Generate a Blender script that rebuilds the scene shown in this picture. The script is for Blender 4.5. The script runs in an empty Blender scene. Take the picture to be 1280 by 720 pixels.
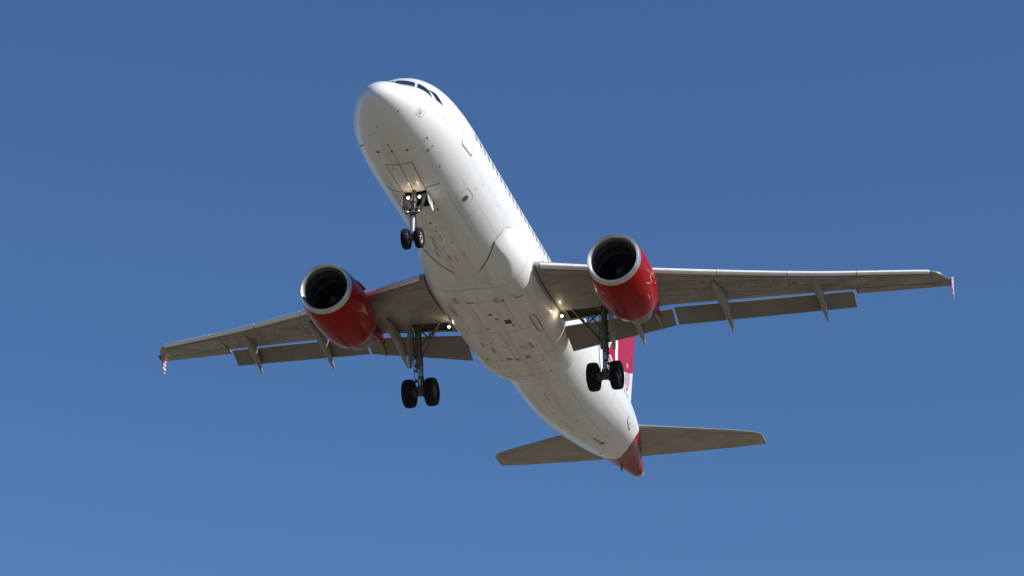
import bpy, bmesh, math, random
import numpy as np
from mathutils import Matrix, Vector
PI = math.pi
rad = math.radians
sc = bpy.context.scene
COL = sc.collection

# ------------------------------------------------------------------ camera, sky, sun, exposure
# aircraft frame: x aft from the nose, y to starboard, z up (metres); BASE is where its Empty sits
BASE = np.array([17.7, 0.0, -4.3])
PITCH = rad(7.0)
RY = np.array([[math.cos(PITCH), 0, math.sin(PITCH)], [0, 1, 0], [-math.sin(PITCH), 0, math.cos(PITCH)]])
CAM_B = np.array([-89.1708, -34.0251, -57.6648])
CAM_R = np.array([[0.28382671, -0.95795735, 0.04195361],
                  [0.45301341, 0.09540119, -0.88638449],
                  [0.84511612, 0.27058514, 0.46104493]])
ALT = 1.7 - float((RY @ (CAM_B - BASE))[2])
ROOT_LOC = np.array([0.0, 0.0, ALT])
cam_loc = RY @ (CAM_B - BASE) + ROOT_LOC
rt, dn, fw = RY @ CAM_R[0], RY @ CAM_R[1], RY @ CAM_R[2]
cd = bpy.data.cameras.new('camera')
cam = bpy.data.objects.new('camera', cd)
COL.objects.link(cam)
m = Matrix.Identity(4)
for i in range(3):
    m[i][0] = rt[i]; m[i][1] = -dn[i]; m[i][2] = -fw[i]; m[i][3] = cam_loc[i]
cam.matrix_world = m
cd.sensor_width = 36.0
cd.lens = 3934.06 / 1280 * 36.0
cd.clip_start = 0.5
cd.clip_end = 20000
sc.camera = cam

SUN_EL = rad(36.5)
world = bpy.data.worlds.new('World')
sc.world = world
world.use_nodes = True
wn = world.node_tree
sky = wn.nodes.new('ShaderNodeTexSky')
sky.sky_type = 'NISHITA'
sky.sun_disc = False
sky.sun_elevation = SUN_EL
sky.sun_rotation = rad(183)
sky.air_density = 1.0
sky.dust_density = 0.0
sky.ozone_density = 10.0
wn.links.new(sky.outputs[0], wn.nodes['Background'].inputs[0])
wn.nodes['Background'].inputs[1].default_value = 0.081

sd = bpy.data.lights.new('sun', 'SUN')
sd.energy = 4.5
sd.angle = rad(0.53)
sd.color = (1.0, 0.965, 0.91)
sun = bpy.data.objects.new('sun', sd)
COL.objects.link(sun)
sdir = Vector(tuple(RY @ np.array([-0.14, -math.cos(SUN_EL), math.sin(SUN_EL)])))
sun.rotation_euler = sdir.to_track_quat('Z', 'Y').to_euler()
sun.location = (0, -60, 120)

sc.view_settings.view_transform = 'Standard'
sc.view_settings.look = 'None'
sc.view_settings.exposure = 0.3
sc.view_settings.gamma = 1.0
sc.view_settings.use_curve_mapping = False
sc.render.engine = 'CYCLES'
sc.cycles.max_bounces = 6
sc.cycles.diffuse_bounces = 4
sc.cycles.use_denoising = True
sc.cycles.sample_clamp_indirect = 6.0

# ------------------------------------------------------------------ materials
def nodes_of(mat):
    mat.use_nodes = True
    nt = mat.node_tree
    return nt, nt.nodes['Principled BSDF']

def N(nt, kind, **kw):
    n = nt.nodes.new(kind)
    for k, v in kw.items():
        setattr(n, k, v)
    return n

def plain(name, col, rough=0.5, metal=0.0, coat=0.0, spec=0.5):
    mt = bpy.data.materials.new(name)
    nt, p = nodes_of(mt)
    nz = N(nt, 'ShaderNodeTexNoise'); nz.inputs['Scale'].default_value = 3.0; nz.inputs['Detail'].default_value = 5
    tc = N(nt, 'ShaderNodeTexCoord'); nt.links.new(tc.outputs['Object'], nz.inputs['Vector'])
    mx = N(nt, 'ShaderNodeMix', data_type='RGBA')
    mx.inputs['A'].default_value = (*[c * 0.8 for c in col], 1)
    mx.inputs['B'].default_value = (*[min(1, c * 1.15) for c in col], 1)
    nt.links.new(nz.outputs['Fac'], mx.inputs['Factor'])
    nt.links.new(mx.outputs['Result'], p.inputs['Base Color'])
    p.inputs['Roughness'].default_value = rough
    p.inputs['Metallic'].default_value = metal
    p.inputs['Coat Weight'].default_value = coat
    p.inputs['Coat Roughness'].default_value = 0.08
    p.inputs['Specular IOR Level'].default_value = spec
    return mt

def paint(name, col, dirt_col, rough=0.35, coat=0.4, dirt=0.5, low=None, streak=(0.16, 1.6, 1.6), bump=0.0, fine=0.35, panels=None, spec=0.5):
    """aircraft paint: streaks of grime drawn out along the airflow (x), speckled stains, slight skin waviness"""
    mt = bpy.data.materials.new(name)
    nt, p = nodes_of(mt)
    L = nt.links.new
    tc = N(nt, 'ShaderNodeTexCoord')
    mp = N(nt, 'ShaderNodeMapping'); mp.inputs['Scale'].default_value = streak
    L(tc.outputs['Object'], mp.inputs['Vector'])
    n1 = N(nt, 'ShaderNodeTexNoise'); n1.inputs['Scale'].default_value = 1.6; n1.inputs['Detail'].default_value = 8; n1.inputs['Roughness'].default_value = 0.62
    L(mp.outputs['Vector'], n1.inputs['Vector'])
    r1 = N(nt, 'ShaderNodeMapRange'); r1.inputs['From Min'].default_value = 0.42; r1.inputs['From Max'].default_value = 0.74
    L(n1.outputs['Fac'], r1.inputs['Value'])
    n2 = N(nt, 'ShaderNodeTexNoise'); n2.inputs['Scale'].default_value = 2.6; n2.inputs['Detail'].default_value = 10; n2.inputs['Roughness'].default_value = 0.7
    L(tc.outputs['Object'], n2.inputs['Vector'])
    r2 = N(nt, 'ShaderNodeMapRange'); r2.inputs['From Min'].default_value = 0.56; r2.inputs['From Max'].default_value = 0.78
    L(n2.outputs['Fac'], r2.inputs['Value'])
    a = N(nt, 'ShaderNodeMath', operation='MULTIPLY'); a.inputs[1].default_value = dirt; L(r1.outputs[0], a.inputs[0])
    b = N(nt, 'ShaderNodeMath', operation='MULTIPLY'); b.inputs[1].default_value = fine * dirt; L(r2.outputs[0], b.inputs[0])
    s = N(nt, 'ShaderNodeMath', operation='ADD', use_clamp=True); L(a.outputs[0], s.inputs[0]); L(b.outputs[0], s.inputs[1])
    fac = s.outputs[0]
    if low is not None:      # grime (hydraulic fluid, tyre dust) only gathers on the belly skin, in streaks
        sp = N(nt, 'ShaderNodeSeparateXYZ'); L(tc.outputs['Object'], sp.inputs[0])
        r3 = N(nt, 'ShaderNodeMapRange'); r3.inputs['From Min'].default_value = low[0]; r3.inputs['From Max'].default_value = low[1]
        r3.inputs['To Min'].default_value = 1.0; r3.inputs['To Max'].default_value = low[2]
        L(sp.outputs['Z'], r3.inputs['Value'])
        mu = N(nt, 'ShaderNodeMath', operation='MULTIPLY'); L(fac, mu.inputs[0]); L(r3.outputs[0], mu.inputs[1])
        fac = mu.outputs[0]
    mx = N(nt, 'ShaderNodeMix', data_type='RGBA')
    mx.inputs['A'].default_value = (*col, 1); mx.inputs['B'].default_value = (*dirt_col, 1)
    L(fac, mx.inputs['Factor'])
    out = mx.outputs['Result']
    if panels:               # each skin panel has a slightly different age of paint
        vm = N(nt, 'ShaderNodeVectorMath', operation='DIVIDE'); vm.inputs[1].default_value = panels
        fl = N(nt, 'ShaderNodeVectorMath', operation='FLOOR')
        L(tc.outputs['Object'], vm.inputs[0]); L(vm.outputs[0], fl.inputs[0])
        wh = N(nt, 'ShaderNodeTexWhiteNoise', noise_dimensions='3D'); L(fl.outputs[0], wh.inputs['Vector'])
        hs = N(nt, 'ShaderNodeHueSaturation')
        r4 = N(nt, 'ShaderNodeMapRange'); r4.inputs['To Min'].default_value = 0.96; r4.inputs['To Max'].default_value = 1.03
        L(wh.outputs['Value'], r4.inputs['Value']); L(r4.outputs[0], hs.inputs['Value']); L(out, hs.inputs['Color'])
        out = hs.outputs['Color']
    L(out, p.inputs['Base Color'])
    rr = N(nt, 'ShaderNodeMapRange'); rr.inputs['To Min'].default_value = rough; rr.inputs['To Max'].default_value = min(1, rough + 0.3)
    L(fac, rr.inputs['Value']); L(rr.outputs[0], p.inputs['Roughness'])
    p.inputs['Coat Weight'].default_value = coat
    p.inputs['Specular IOR Level'].default_value = spec
    p.inputs['Coat Roughness'].default_value = 0.12
    if bump:
        n3 = N(nt, 'ShaderNodeTexNoise'); n3.inputs['Scale'].default_value = 1.1; n3.inputs['Detail'].default_value = 3
        L(tc.outputs['Object'], n3.inputs['Vector'])
        bp = N(nt, 'ShaderNodeBump'); bp.inputs['Strength'].default_value = bump; bp.inputs['Distance'].default_value = 0.05
        L(n3.outputs['Fac'], bp.inputs['Height']); L(bp.outputs[0], p.inputs['Normal'])
    return mt

def emitter(name, col, strength):
    mt = bpy.data.materials.new(name)
    nt, p = nodes_of(mt)
    p.inputs['Base Color'].default_value = (*col, 1)
    p.inputs['Emission Color'].default_value = (*col, 1)
    p.inputs['Emission Strength'].default_value = strength
    return mt

M = {}
M['white'] = paint('white_paint', (0.80, 0.80, 0.785), (0.45, 0.40, 0.31), 0.34, 0.3, 0.45, low=(2.4, 3.1, 0.05), bump=0.10)
M['belly'] = paint('belly_paint', (0.79, 0.785, 0.765), (0.42, 0.36, 0.27), 0.38, 0.25, 0.5, low=(2.25, 2.95, 0.08), bump=0.10, fine=0.6, panels=(1.35, 0.9, 9.0))
M['grey'] = paint('wing_grey_paint', (0.30, 0.285, 0.26), (0.17, 0.145, 0.11), 0.40, 0.15, 0.7, streak=(1.1, 0.25, 1.0), bump=0.08, panels=(2.5, 2.2, 9))
M['flap'] = paint('flap_grey_paint', (0.21, 0.20, 0.185), (0.14, 0.12, 0.095), 0.5, 0.05, 0.5, streak=(0.4, 0.8, 1.0))
M['fairing'] = paint('fairing_grey_paint', (0.28, 0.27, 0.225), (0.15, 0.13, 0.10), 0.38, 0.2, 0.5, streak=(0.5, 2, 2))
M['slat'] = plain('slat_bare_metal', (0.88, 0.88, 0.88), 0.38, 0.25)
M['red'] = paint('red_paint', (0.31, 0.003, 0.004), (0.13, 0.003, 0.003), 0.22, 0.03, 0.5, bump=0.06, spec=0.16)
M['tail_red'] = paint('tail_red_paint', (0.40, 0.006, 0.028), (0.22, 0.006, 0.014), 0.26, 0.05, 0.4, spec=0.2)
M['lip'] = plain('polished_inlet_metal', (0.62, 0.62, 0.63), 0.33, 0.85)
M['liner'] = plain('inlet_liner', (0.065, 0.065, 0.068), 0.45, 0.1)
M['fan'] = plain('fan_blade_metal', (0.05, 0.05, 0.055), 0.35, 0.5)
M['spinner'] = plain('spinner_paint', (0.05, 0.05, 0.052), 0.35)
M['hot'] = plain('exhaust_metal', (0.20, 0.19, 0.18), 0.45, 0.7)
M['tyre'] = plain('tyre_rubber', (0.010, 0.010, 0.011), 0.85, spec=0.25)
M['hub'] = plain('wheel_hub_paint', (0.62, 0.62, 0.60), 0.4)
M['hub_dark'] = plain('brake_housing', (0.12, 0.11, 0.11), 0.5, 0.4)
M['gear'] = plain('gear_leg_paint', (0.12, 0.115, 0.10), 0.45, 0.2)
M['gear_light'] = plain('nose_leg_paint', (0.10, 0.098, 0.095), 0.4, 0.1)
M['nose_piston'] = plain('nose_piston_metal', (0.75, 0.74, 0.76), 0.35, 0.2)
M['chrome'] = plain('chrome_piston', (0.75, 0.75, 0.76), 0.12, 1.0)
M['bay'] = plain('wheel_bay_primer', (0.035, 0.034, 0.03), 0.7)
M['glass'] = plain('cockpit_glass', (0.012, 0.016, 0.024), 0.07, 0.0, 1.0)
M['cabin_glass'] = plain('cabin_glass', (0.03, 0.035, 0.05), 0.1)
M['seal'] = plain('window_seal', (0.55, 0.55, 0.54), 0.5)
M['line'] = plain('panel_gap', (0.10, 0.088, 0.070), 0.8)
M['faint'] = plain('panel_seam', (0.48, 0.445, 0.38), 0.6)
M['joint'] = plain('skin_joint', (0.60, 0.59, 0.56), 0.5)
M['faintw'] = plain('door_seam', (0.52, 0.51, 0.49), 0.6)
M['black'] = plain('black_rubber_seal', (0.02, 0.018, 0.016), 0.6)
M['stain'] = plain('oil_stain', (0.33, 0.285, 0.22), 0.6)
M['white_mark'] = plain('white_lettering', (0.80, 0.80, 0.80), 0.35)
M['red_mark'] = plain('red_lettering', (0.45, 0.015, 0.04), 0.35)
M['redline'] = plain('red_seal', (0.25, 0.03, 0.03), 0.5)
M['lamp'] = emitter('lamp_glow', (1.0, 0.86, 0.66), 4.0)
M['navglass'] = plain('nav_light_glass', (0.72, 0.66, 0.66), 0.1)

def flag_paint():
    mt = bpy.data.materials.new('striped_fence_paint')
    nt, p = nodes_of(mt)
    L = nt.links.new
    tc = N(nt, 'ShaderNodeTexCoord'); sp = N(nt, 'ShaderNodeSeparateXYZ'); L(tc.outputs['Object'], sp.inputs[0])
    # stripes run along the fence edge: height minus a share of the run
    mu = N(nt, 'ShaderNodeMath', operation='MULTIPLY'); mu.inputs[1].default_value = 5.5; L(sp.outputs['Z'], mu.inputs[0])
    fr = N(nt, 'ShaderNodeMath', operation='FRACT'); L(mu.outputs[0], fr.inputs[0])
    gt = N(nt, 'ShaderNodeMath', operation='GREATER_THAN'); gt.inputs[1].default_value = 0.5; L(fr.outputs[0], gt.inputs[0])
    mx = N(nt, 'ShaderNodeMix', data_type='RGBA'); mx.inputs['A'].default_value = (0.8, 0.8, 0.8, 1); mx.inputs['B'].default_value = (0.42, 0.02, 0.04, 1)
    L(gt.outputs[0], mx.inputs['Factor'])
    lt = N(nt, 'ShaderNodeMath', operation='LESS_THAN'); lt.inputs[1].default_value = 3.72; L(sp.outputs['X'], lt.inputs[0])
    m2 = N(nt, 'ShaderNodeMix', data_type='RGBA'); m2.inputs['B'].default_value = (0.02, 0.03, 0.12, 1)
    L(mx.outputs['Result'], m2.inputs['A']); L(lt.outputs[0], m2.inputs['Factor'])
    L(m2.outputs['Result'], p.inputs['Base Color'])
    p.inputs['Roughness'].default_value = 0.35
    return mt
M['flag'] = flag_paint()
M['stab'] = paint('tailplane_grey_paint', (0.36, 0.335, 0.29), (0.22, 0.19, 0.145), 0.4, 0.1, 0.6, streak=(0.8, 0.5, 1.0))
M['gear_dark'] = plain('shaded_bracket_tone', (0.05, 0.048, 0.045), 0.6)  # bracket colour darkened to carry the shade at the bay mouth

# ------------------------------------------------------------------ mesh helpers (vertices given in the aircraft frame)
class MB:
    def __init__(self):
        self.v = []; self.f = []; self.m = []
    def add(self, vs, fs, mi=0):
        k = len(self.v)
        self.v += [tuple(map(float, p)) for p in vs]
        self.f += [tuple(i + k for i in f) for f in fs]
        self.m += [mi] * len(fs)
    def grid(self, P, mi=0, closed_u=False, closed_v=False, skip=None):
        P = np.asarray(P, float); a, b = P.shape[:2]
        fs = []
        for i in range(a if closed_u else a - 1):
            for j in range(b if closed_v else b - 1):
                if skip and skip(i, j):
                    continue
                i2 = (i + 1) % a; j2 = (j + 1) % b
                fs.append((i * b + j, i * b + j2, i2 * b + j2, i2 * b + j))
        self.add(P.reshape(-1, 3), fs, mi)
    def revolve(self, prof, origin, axis=(1, 0, 0), n=64, mi=0, cap0=False, cap1=False):
        ax = np.array(axis, float); ax /= np.linalg.norm(ax)
        up = np.array([0, 0, 1.0]) if abs(ax[2]) < 0.9 else np.array([1.0, 0, 0])
        e1 = np.cross(up, ax); e1 /= np.linalg.norm(e1); e2 = np.cross(ax, e1)
        t = np.linspace(0, 2 * PI, n, endpoint=False)
        P = np.array([[np.array(origin) + ax * d + r * (math.cos(a) * e1 + math.sin(a) * e2) for a in t] for d, r in prof])
        self.grid(P, mi, closed_v=True)
        k = len(self.v) - len(prof) * n
        if cap0: self.f.append(tuple(range(k, k + n))); self.m.append(mi)
        if cap1: self.f.append(tuple(range(k + (len(prof) - 1) * n, k + len(prof) * n))); self.m.append(mi)
    def tube(self, a, b, r0, r1=None, n=16, mi=0):
        a = np.array(a, float); b = np.array(b, float); d = np.linalg.norm(b - a)
        r1 = r0 if r1 is None else r1
        self.revolve([(0, r0), (d, r1)], a, (b - a) / d, n, mi, True, True)
    def path(self, pts, r, n=8, mi=0):
        for a, b in zip(pts[:-1], pts[1:]):
            self.tube(a, b, r, r, n, mi)
    def box(self, c, s, rot=None, mi=0):
        c = np.array(c, float); h = np.array(s, float) / 2
        vs = np.array([[sx, sy, sz] for sx in (-1, 1) for sy in (-1, 1) for sz in (-1, 1)]) * h
        if rot is not None: vs = vs @ np.array(rot).T
        self.add(vs + c, [(0, 1, 3, 2), (4, 6, 7, 5), (0, 4, 5, 1), (2, 3, 7, 6), (0, 2, 6, 4), (1, 5, 7, 3)], mi)
    def prism(self, poly, y0, y1, mi=0):
        """poly in (x,z), thickness y0..y1"""
        n = len(poly)
        vs = [(x, y0, z) for x, z in poly] + [(x, y1, z) for x, z in poly]
        fs = [tuple(range(n)), tuple(range(2 * n - 1, n - 1, -1))] + [(i, (i + 1) % n, n + (i + 1) % n, n + i) for i in range(n)]
        self.add(vs, fs, mi)
    def plate(self, pts, normal, th, mi=0):
        """flat plate through 3-D points, thickness th along normal"""
        nv = np.array(normal, float); nv /= np.linalg.norm(nv); n = len(pts)
        a = [np.array(p, float) - nv * th / 2 for p in pts]; b = [np.array(p, float) + nv * th / 2 for p in pts]
        self.add(a + b, [tuple(range(n)), tuple(range(2 * n - 1, n - 1, -1))] + [(i, (i + 1) % n, n + (i + 1) % n, n + i) for i in range(n)], mi)
    def build(self, name, mats, parent, smooth=True, bevel=0.0, angle=35):
        me = bpy.data.meshes.new(name)
        me.from_pydata([tuple(np.array(p) - BASE) for p in self.v], [], self.f)
        for k in mats if isinstance(mats, (list, tuple)) else [mats]:
            me.materials.append(M[k])
        for p, mi in zip(me.polygons, self.m):
            p.material_index = mi; p.use_smooth = smooth
        bm = bmesh.new(); bm.from_mesh(me)
        bmesh.ops.remove_doubles(bm, verts=bm.verts, dist=0.0004)
        bmesh.ops.recalc_face_normals(bm, faces=bm.faces)
        for e in bm.edges:
            if len(e.link_faces) == 2 and e.calc_face_angle(0) > rad(angle): e.smooth = False
        bm.to_mesh(me); bm.free()
        o = bpy.data.objects.new(name, me)
        COL.objects.link(o)
        if parent is not None: o.parent = parent
        if bevel:
            b = o.modifiers.new('bevel', 'BEVEL'); b.width = bevel; b.segments = 2; b.limit_method = 'ANGLE'
        return o

def pchip(xs, ys=None):
    if ys is None: xs, ys = zip(*xs)
    xs = np.array(xs, float); ys = np.array(ys, float); h = np.diff(xs); d = np.diff(ys) / h
    mm = np.zeros(len(xs)); mm[0] = d[0]; mm[-1] = d[-1]
    for i in range(1, len(xs) - 1):
        if d[i - 1] * d[i] > 0:
            w1 = 2 * h[i] + h[i - 1]; w2 = h[i] + 2 * h[i - 1]; mm[i] = (w1 + w2) / (w1 / d[i - 1] + w2 / d[i])
    def f(x):
        x = np.clip(np.asarray(x, float), xs[0], xs[-1]); i = np.clip(np.searchsorted(xs, x) - 1, 0, len(xs) - 2)
        t = (x - xs[i]) / h[i]
        return (1 + 2 * t) * (1 - t) ** 2 * ys[i] + t * (1 - t) ** 2 * h[i] * mm[i] + t * t * (3 - 2 * t) * ys[i + 1] + t * t * (t - 1) * h[i] * mm[i + 1]
    return f

# ------------------------------------------------------------------ the ground far below
def ground():
    mt = bpy.data.materials.new('dry_ground')
    nt, p = nodes_of(mt)
    L = nt.links.new
    tc = N(nt, 'ShaderNodeTexCoord')
    n1 = N(nt, 'ShaderNodeTexNoise'); n1.inputs['Scale'].default_value = 0.02; n1.inputs['Detail'].default_value = 10
    n2 = N(nt, 'ShaderNodeTexNoise'); n2.inputs['Scale'].default_value = 1.5; n2.inputs['Detail'].default_value = 8
    L(tc.outputs['Object'], n1.inputs['Vector']); L(tc.outputs['Object'], n2.inputs['Vector'])
    cr = N(nt, 'ShaderNodeValToRGB')
    cr.color_ramp.elements[0].position = 0.38; cr.color_ramp.elements[0].color = (0.15, 0.130, 0.090, 1)
    cr.color_ramp.elements[1].position = 0.62; cr.color_ramp.elements[1].color = (0.205, 0.176, 0.130, 1)
    L(n1.outputs['Fac'], cr.inputs['Fac'])
    hs = N(nt, 'ShaderNodeHueSaturation')
    r = N(nt, 'ShaderNodeMapRange'); r.inputs['To Min'].default_value = 0.7; r.inputs['To Max'].default_value = 1.3
    L(n2.outputs['Fac'], r.inputs['Value']); L(r.outputs[0], hs.inputs['Value']); L(cr.outputs['Color'], hs.inputs['Color'])
    L(hs.outputs['Color'], p.inputs['Base Color'])
    p.inputs['Roughness'].default_value = 0.95
    p.inputs['Specular IOR Level'].default_value = 0.1
    me = bpy.data.meshes.new('ground')
    rings = [0, 60, 200, 600, 2000, 8000]
    vs = [(0, 0, 0)]; fs = []
    n = 48
    for r_ in rings[1:]:
        for k in range(n):
            a = 2 * PI * k / n; vs.append((r_ * math.cos(a), r_ * math.sin(a), 0))
    for k in range(n):
        fs.append((0, 1 + k, 1 + (k + 1) % n))
    for j in range(len(rings) - 2):
        for k in range(n):
            a = 1 + j * n + k; b = 1 + j * n + (k + 1) % n
            fs.append((a, a + n, b + n, b))
    me.from_pydata(vs, [], fs); me.materials.append(mt)
    o = bpy.data.objects.new('ground', me); COL.objects.link(o); o['kind'] = 'structure'
ground()

# ------------------------------------------------------------------ the airliner
root = bpy.data.objects.new('airliner', None)
COL.objects.link(root)
root.location = tuple(ROOT_LOC)
root.rotation_euler = (0, PITCH, 0)
root['label'] = 'white twin-engine passenger jet with red engines and red tail, wheels down, flying against blue sky'
root['category'] = 'airplane'

TOP = [(0,-.60),(.03,-.44),(.12,-.28),(.3,-.1),(.6,.1),(1.0,.27),(1.4,.44),(1.75,.66),(2.1,.99),(2.5,1.34),(3.0,1.59),(3.6,1.79),(4.4,1.94),(5.4,2.03),(6.5,2.07),(24,2.07),(29,2.07),(32,2.02),(34,1.90),(36,1.68),(37.2,1.45),(37.57,1.22)]
BOT = [(0,-.60),(.03,-.75),(.12,-.87),(.3,-1.01),(.6,-1.17),(1.0,-1.34),(1.6,-1.55),(2.4,-1.77),(3.4,-1.94),(4.6,-2.04),(6.0,-2.07),(22.5,-2.07),(24,-2.0),(26,-1.74),(28,-1.33),(30,-.84),(32,-.32),(34,.2),(36,.66),(37.2,.92),(37.57,1.05)]
WID = [(0,0),(.03,.18),(.12,.36),(.3,.57),(.6,.81),(1.0,1.05),(1.6,1.33),(2.4,1.62),(3.4,1.82),(4.6,1.935),(6.0,1.975),(24,1.975),(26,1.95),(28,1.85),(30,1.66),(32,1.38),(34,.97),(36,.52),(37.2,.26),(37.57,.10)]
ZCT = [(0,-.60),(.6,-.53),(1.6,-.38),(3,-.2),(5,-.05),(6.5,0),(23,0),(27,.15),(31,.55),(35,1.0),(37.57,1.14)]
def prof(T):
    return pchip([math.sqrt(p[0]) for p in T], [p[1] for p in T])
fT, fB, fW, fC = prof(TOP), prof(BOT), prof(WID), prof(ZCT)
def fus(x, th):
    x = np.asarray(x, float); th = np.asarray(th, float)
    u = np.sqrt(x); dz = .10 * np.clip((34 - x) / 10, -.2, 1)
    t, b, w, c = fT(u) + dz, fB(u) + dz, fW(u), fC(u) + dz
    x = x + .10 * np.clip(1 - x / 7, 0, 1)
    cs = np.cos(th)
    return np.stack(np.broadcast_arrays(x, w * np.sin(th), np.where(cs > 0, c + (t - c) * cs, c + (c - b) * cs)), -1)
def theta_for_z(x, z, side):
    ths = np.radians(np.linspace(20, 160, 561)); P = fus(x, ths)
    return side * float(ths[np.argmin(abs(P[:, 2] - z))])

XB = pchip([(0, 34.5), (60, 33.0), (100, 31.75), (114, 31.6), (130, 31.8), (145, 32.3), (155, 32.55), (165, 33.0), (180, 33.25)])
TH = np.radians(np.arange(-180, 180, 2.5))
NB = (4.95, 6.05)      # nose wheel bay
def make_fuselage():
    mb = MB()
    xs = np.concatenate([np.linspace(0, math.sqrt(4.7), 60) ** 2, [NB[0]], np.linspace(5.2, 5.8, 4), [NB[1]], np.linspace(6.3, 28, 88)])
    us = np.linspace(0, 1, 16)[1:]
    P = [fus(x, TH) for x in xs]
    xb = XB(np.abs(np.degrees(TH)))
    for u in us:
        P.append(fus(28 + u * (xb - 28), TH))
    P = np.array(P)
    deg = np.degrees(TH)
    def skip(i, j):
        if i >= len(xs) - 1: return False
        x0, x1 = xs[i], xs[i + 1]
        d0 = deg[j]; d1 = d0 + 2.5
        return x0 >= NB[0] - .01 and x1 <= NB[1] + .01 and (d0 >= 167.4 or d1 <= -167.4)
    mb.grid(P, 0, closed_v=True, skip=skip)
    return mb

EPS = 1e-3
def surf_normal(f, a, b):
    p = f(a, b); da = f(a + EPS, b) - p; db = f(a, b + EPS) - p
    n = np.cross(da, db); n /= np.linalg.norm(n) + 1e-12
    return p, n
def ribbon(mb, f, pts, width, mi, off=0.006, closed=False, step=0.12, outward=None):
    """a thin raised strip following surface f through parameter points"""
    pts = [np.array(p, float) for p in pts]
    if closed: pts.append(pts[0])
    dense = []
    for a, b in zip(pts[:-1], pts[1:]):
        d = np.linalg.norm(f(*a) - f(*b)); k = max(1, int(d / step))
        dense += [a + (b - a) * i / k for i in range(k)]
    dense.append(pts[-1])
    C3 = []; Nn = []
    for a in dense:
        p, n = surf_normal(f, a[0], a[1])
        if outward is not None and np.dot(n, outward(p)) < 0: n = -n
        C3.append(p); Nn.append(n)
    rows = []
    for i in range(len(C3)):
        t = C3[min(i + 1, len(C3) - 1)] - C3[max(i - 1, 0)]
        if closed and i in (0, len(C3) - 1): t = C3[1] - C3[-2]
        s = np.cross(t, Nn[i]); s /= np.linalg.norm(s) + 1e-12
        c = C3[i] + Nn[i] * off
        rows.append([c - s * width / 2, c + s * width / 2])
    mb.grid(np.array(rows), mi)
def patch(mb, f, quad, mi, off=0.006, n=8, outward=None):
    """surface patch bounded by four parameter corners"""
    q = [np.array(p, float) for p in quad]
    rows = []
    for i in range(n + 1):
        r = []
        for j in range(n + 1):
            u, v = i / n, j / n
            a = (q[0] * (1 - u) + q[1] * u) * (1 - v) + (q[3] * (1 - u) + q[2] * u) * v
            p, nn = surf_normal(f, a[0], a[1])
            if outward is not None and np.dot(nn, outward(p)) < 0: nn = -nn
            r.append(p + nn * off)
        rows.append(r)
    mb.grid(np.array(rows), mi)
def blob(mb, f, c, rx, ry, mi, off=0.007, outward=None, n=14):
    c = np.array(c, float); p0, n0 = surf_normal(f, *c)
    ga = np.linalg.norm(f(c[0] + .01, c[1]) - p0) / .01; gb = np.linalg.norm(f(c[0], c[1] + .01) - p0) / .01
    vs = []
    for k in range(n):
        t = 2 * PI * k / n
        p, nn = surf_normal(f, c[0] + rx * math.cos(t) / ga, c[1] + ry * math.sin(t) / gb)
        if outward is not None and np.dot(nn, outward(p)) < 0: nn = -nn
        vs.append(p + nn * off)
    if outward is not None and np.dot(n0, outward(p0)) < 0: n0 = -n0
    vs.append(p0 + n0 * off)
    mb.add(vs, [(k, (k + 1) % n, n) for k in range(n)], mi)
def rrect(x0, x1, t0, t1, rx, rt, n=5):
    out = []
    for cx, ct, a0 in ((x1 - rx, t1 - rt, 0), (x0 + rx, t1 - rt, 90), (x0 + rx, t0 + rt, 180), (x1 - rx, t0 + rt, 270)):
        for k in range(n):
            a = rad(a0 + 90 * k / (n - 1)); out.append((cx + rx * math.cos(a), ct + rt * math.sin(a)))
    return out
def fus_out(p):
    return np.array([0, p[1], p[2] - 0.1]) + np.array([-.6 if p[0] < 2 else 0, 0, 0])
D = rad

mb = make_fuselage()
# panel gaps, seams, stains: material slots 1 = dark gap, 2 = faint seam, 3 = door seam, 4 = stain, 5 = black, 6 = red seal
def rb(pts, w, mi, **k): ribbon(mb, fus, [(a, D(b)) for a, b in pts], w, mi, outward=fus_out, **k)
def pt(c, rx, ry, mi): blob(mb, fus, (c[0], D(c[1])), rx, ry, mi, outward=fus_out)
# nose wheel doors (closed forward pair)
rb([(3.12, -165), (4.93, -167.3)], .022, 1); rb([(3.12, 163), (4.93, 166.5)], .022, 1)
rb([(3.12, -165), (3.12, -180)], .028, 1); rb([(3.12, 163), (3.12, 180)], .028, 1)
rb([(2.1, 178), (2.6, 180), (3.12, 180)], .016, 4); rb([(3.12, 180), (4.93, 180)], .022, 1)
rb([(4.80, -166.5), (4.86, -158), (4.95, -151)], .04, 6); rb([(4.95, 145), (4.98, 155), (4.93, 166.5)], .035, 1)
for c, a, b in [((2.47, 158), .05, .07), ((2.38, 178), .06, .03), ((2.48, -162.8), .04, .06), ((2.04, 176.5), .05, .03), ((3.0, -141.2), .05, .04), ((2.99, -133.5), .03, .03),
                ((.84, -138.5), .05, .02), ((4.09, -141.2), .05, .03), ((6.44, -168.2), .07, .04), ((7.3, 175.5), .07, .04), ((7.96, 175.8), .05, .03), ((8.04, -92), .03, .03),
                ((3.4, 170), .03, .02), ((1.2, 168), .03, .02), ((1.7, 150), .03, .02), ((7.2, -110), .03, .02), ((9.0, -108), .03, .02)]:
    pt(c, a, b, 1)
# angle of attack vane stalk line
rb([(3.05, -146), (2.98, -133.5)], .018, 2)
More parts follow.
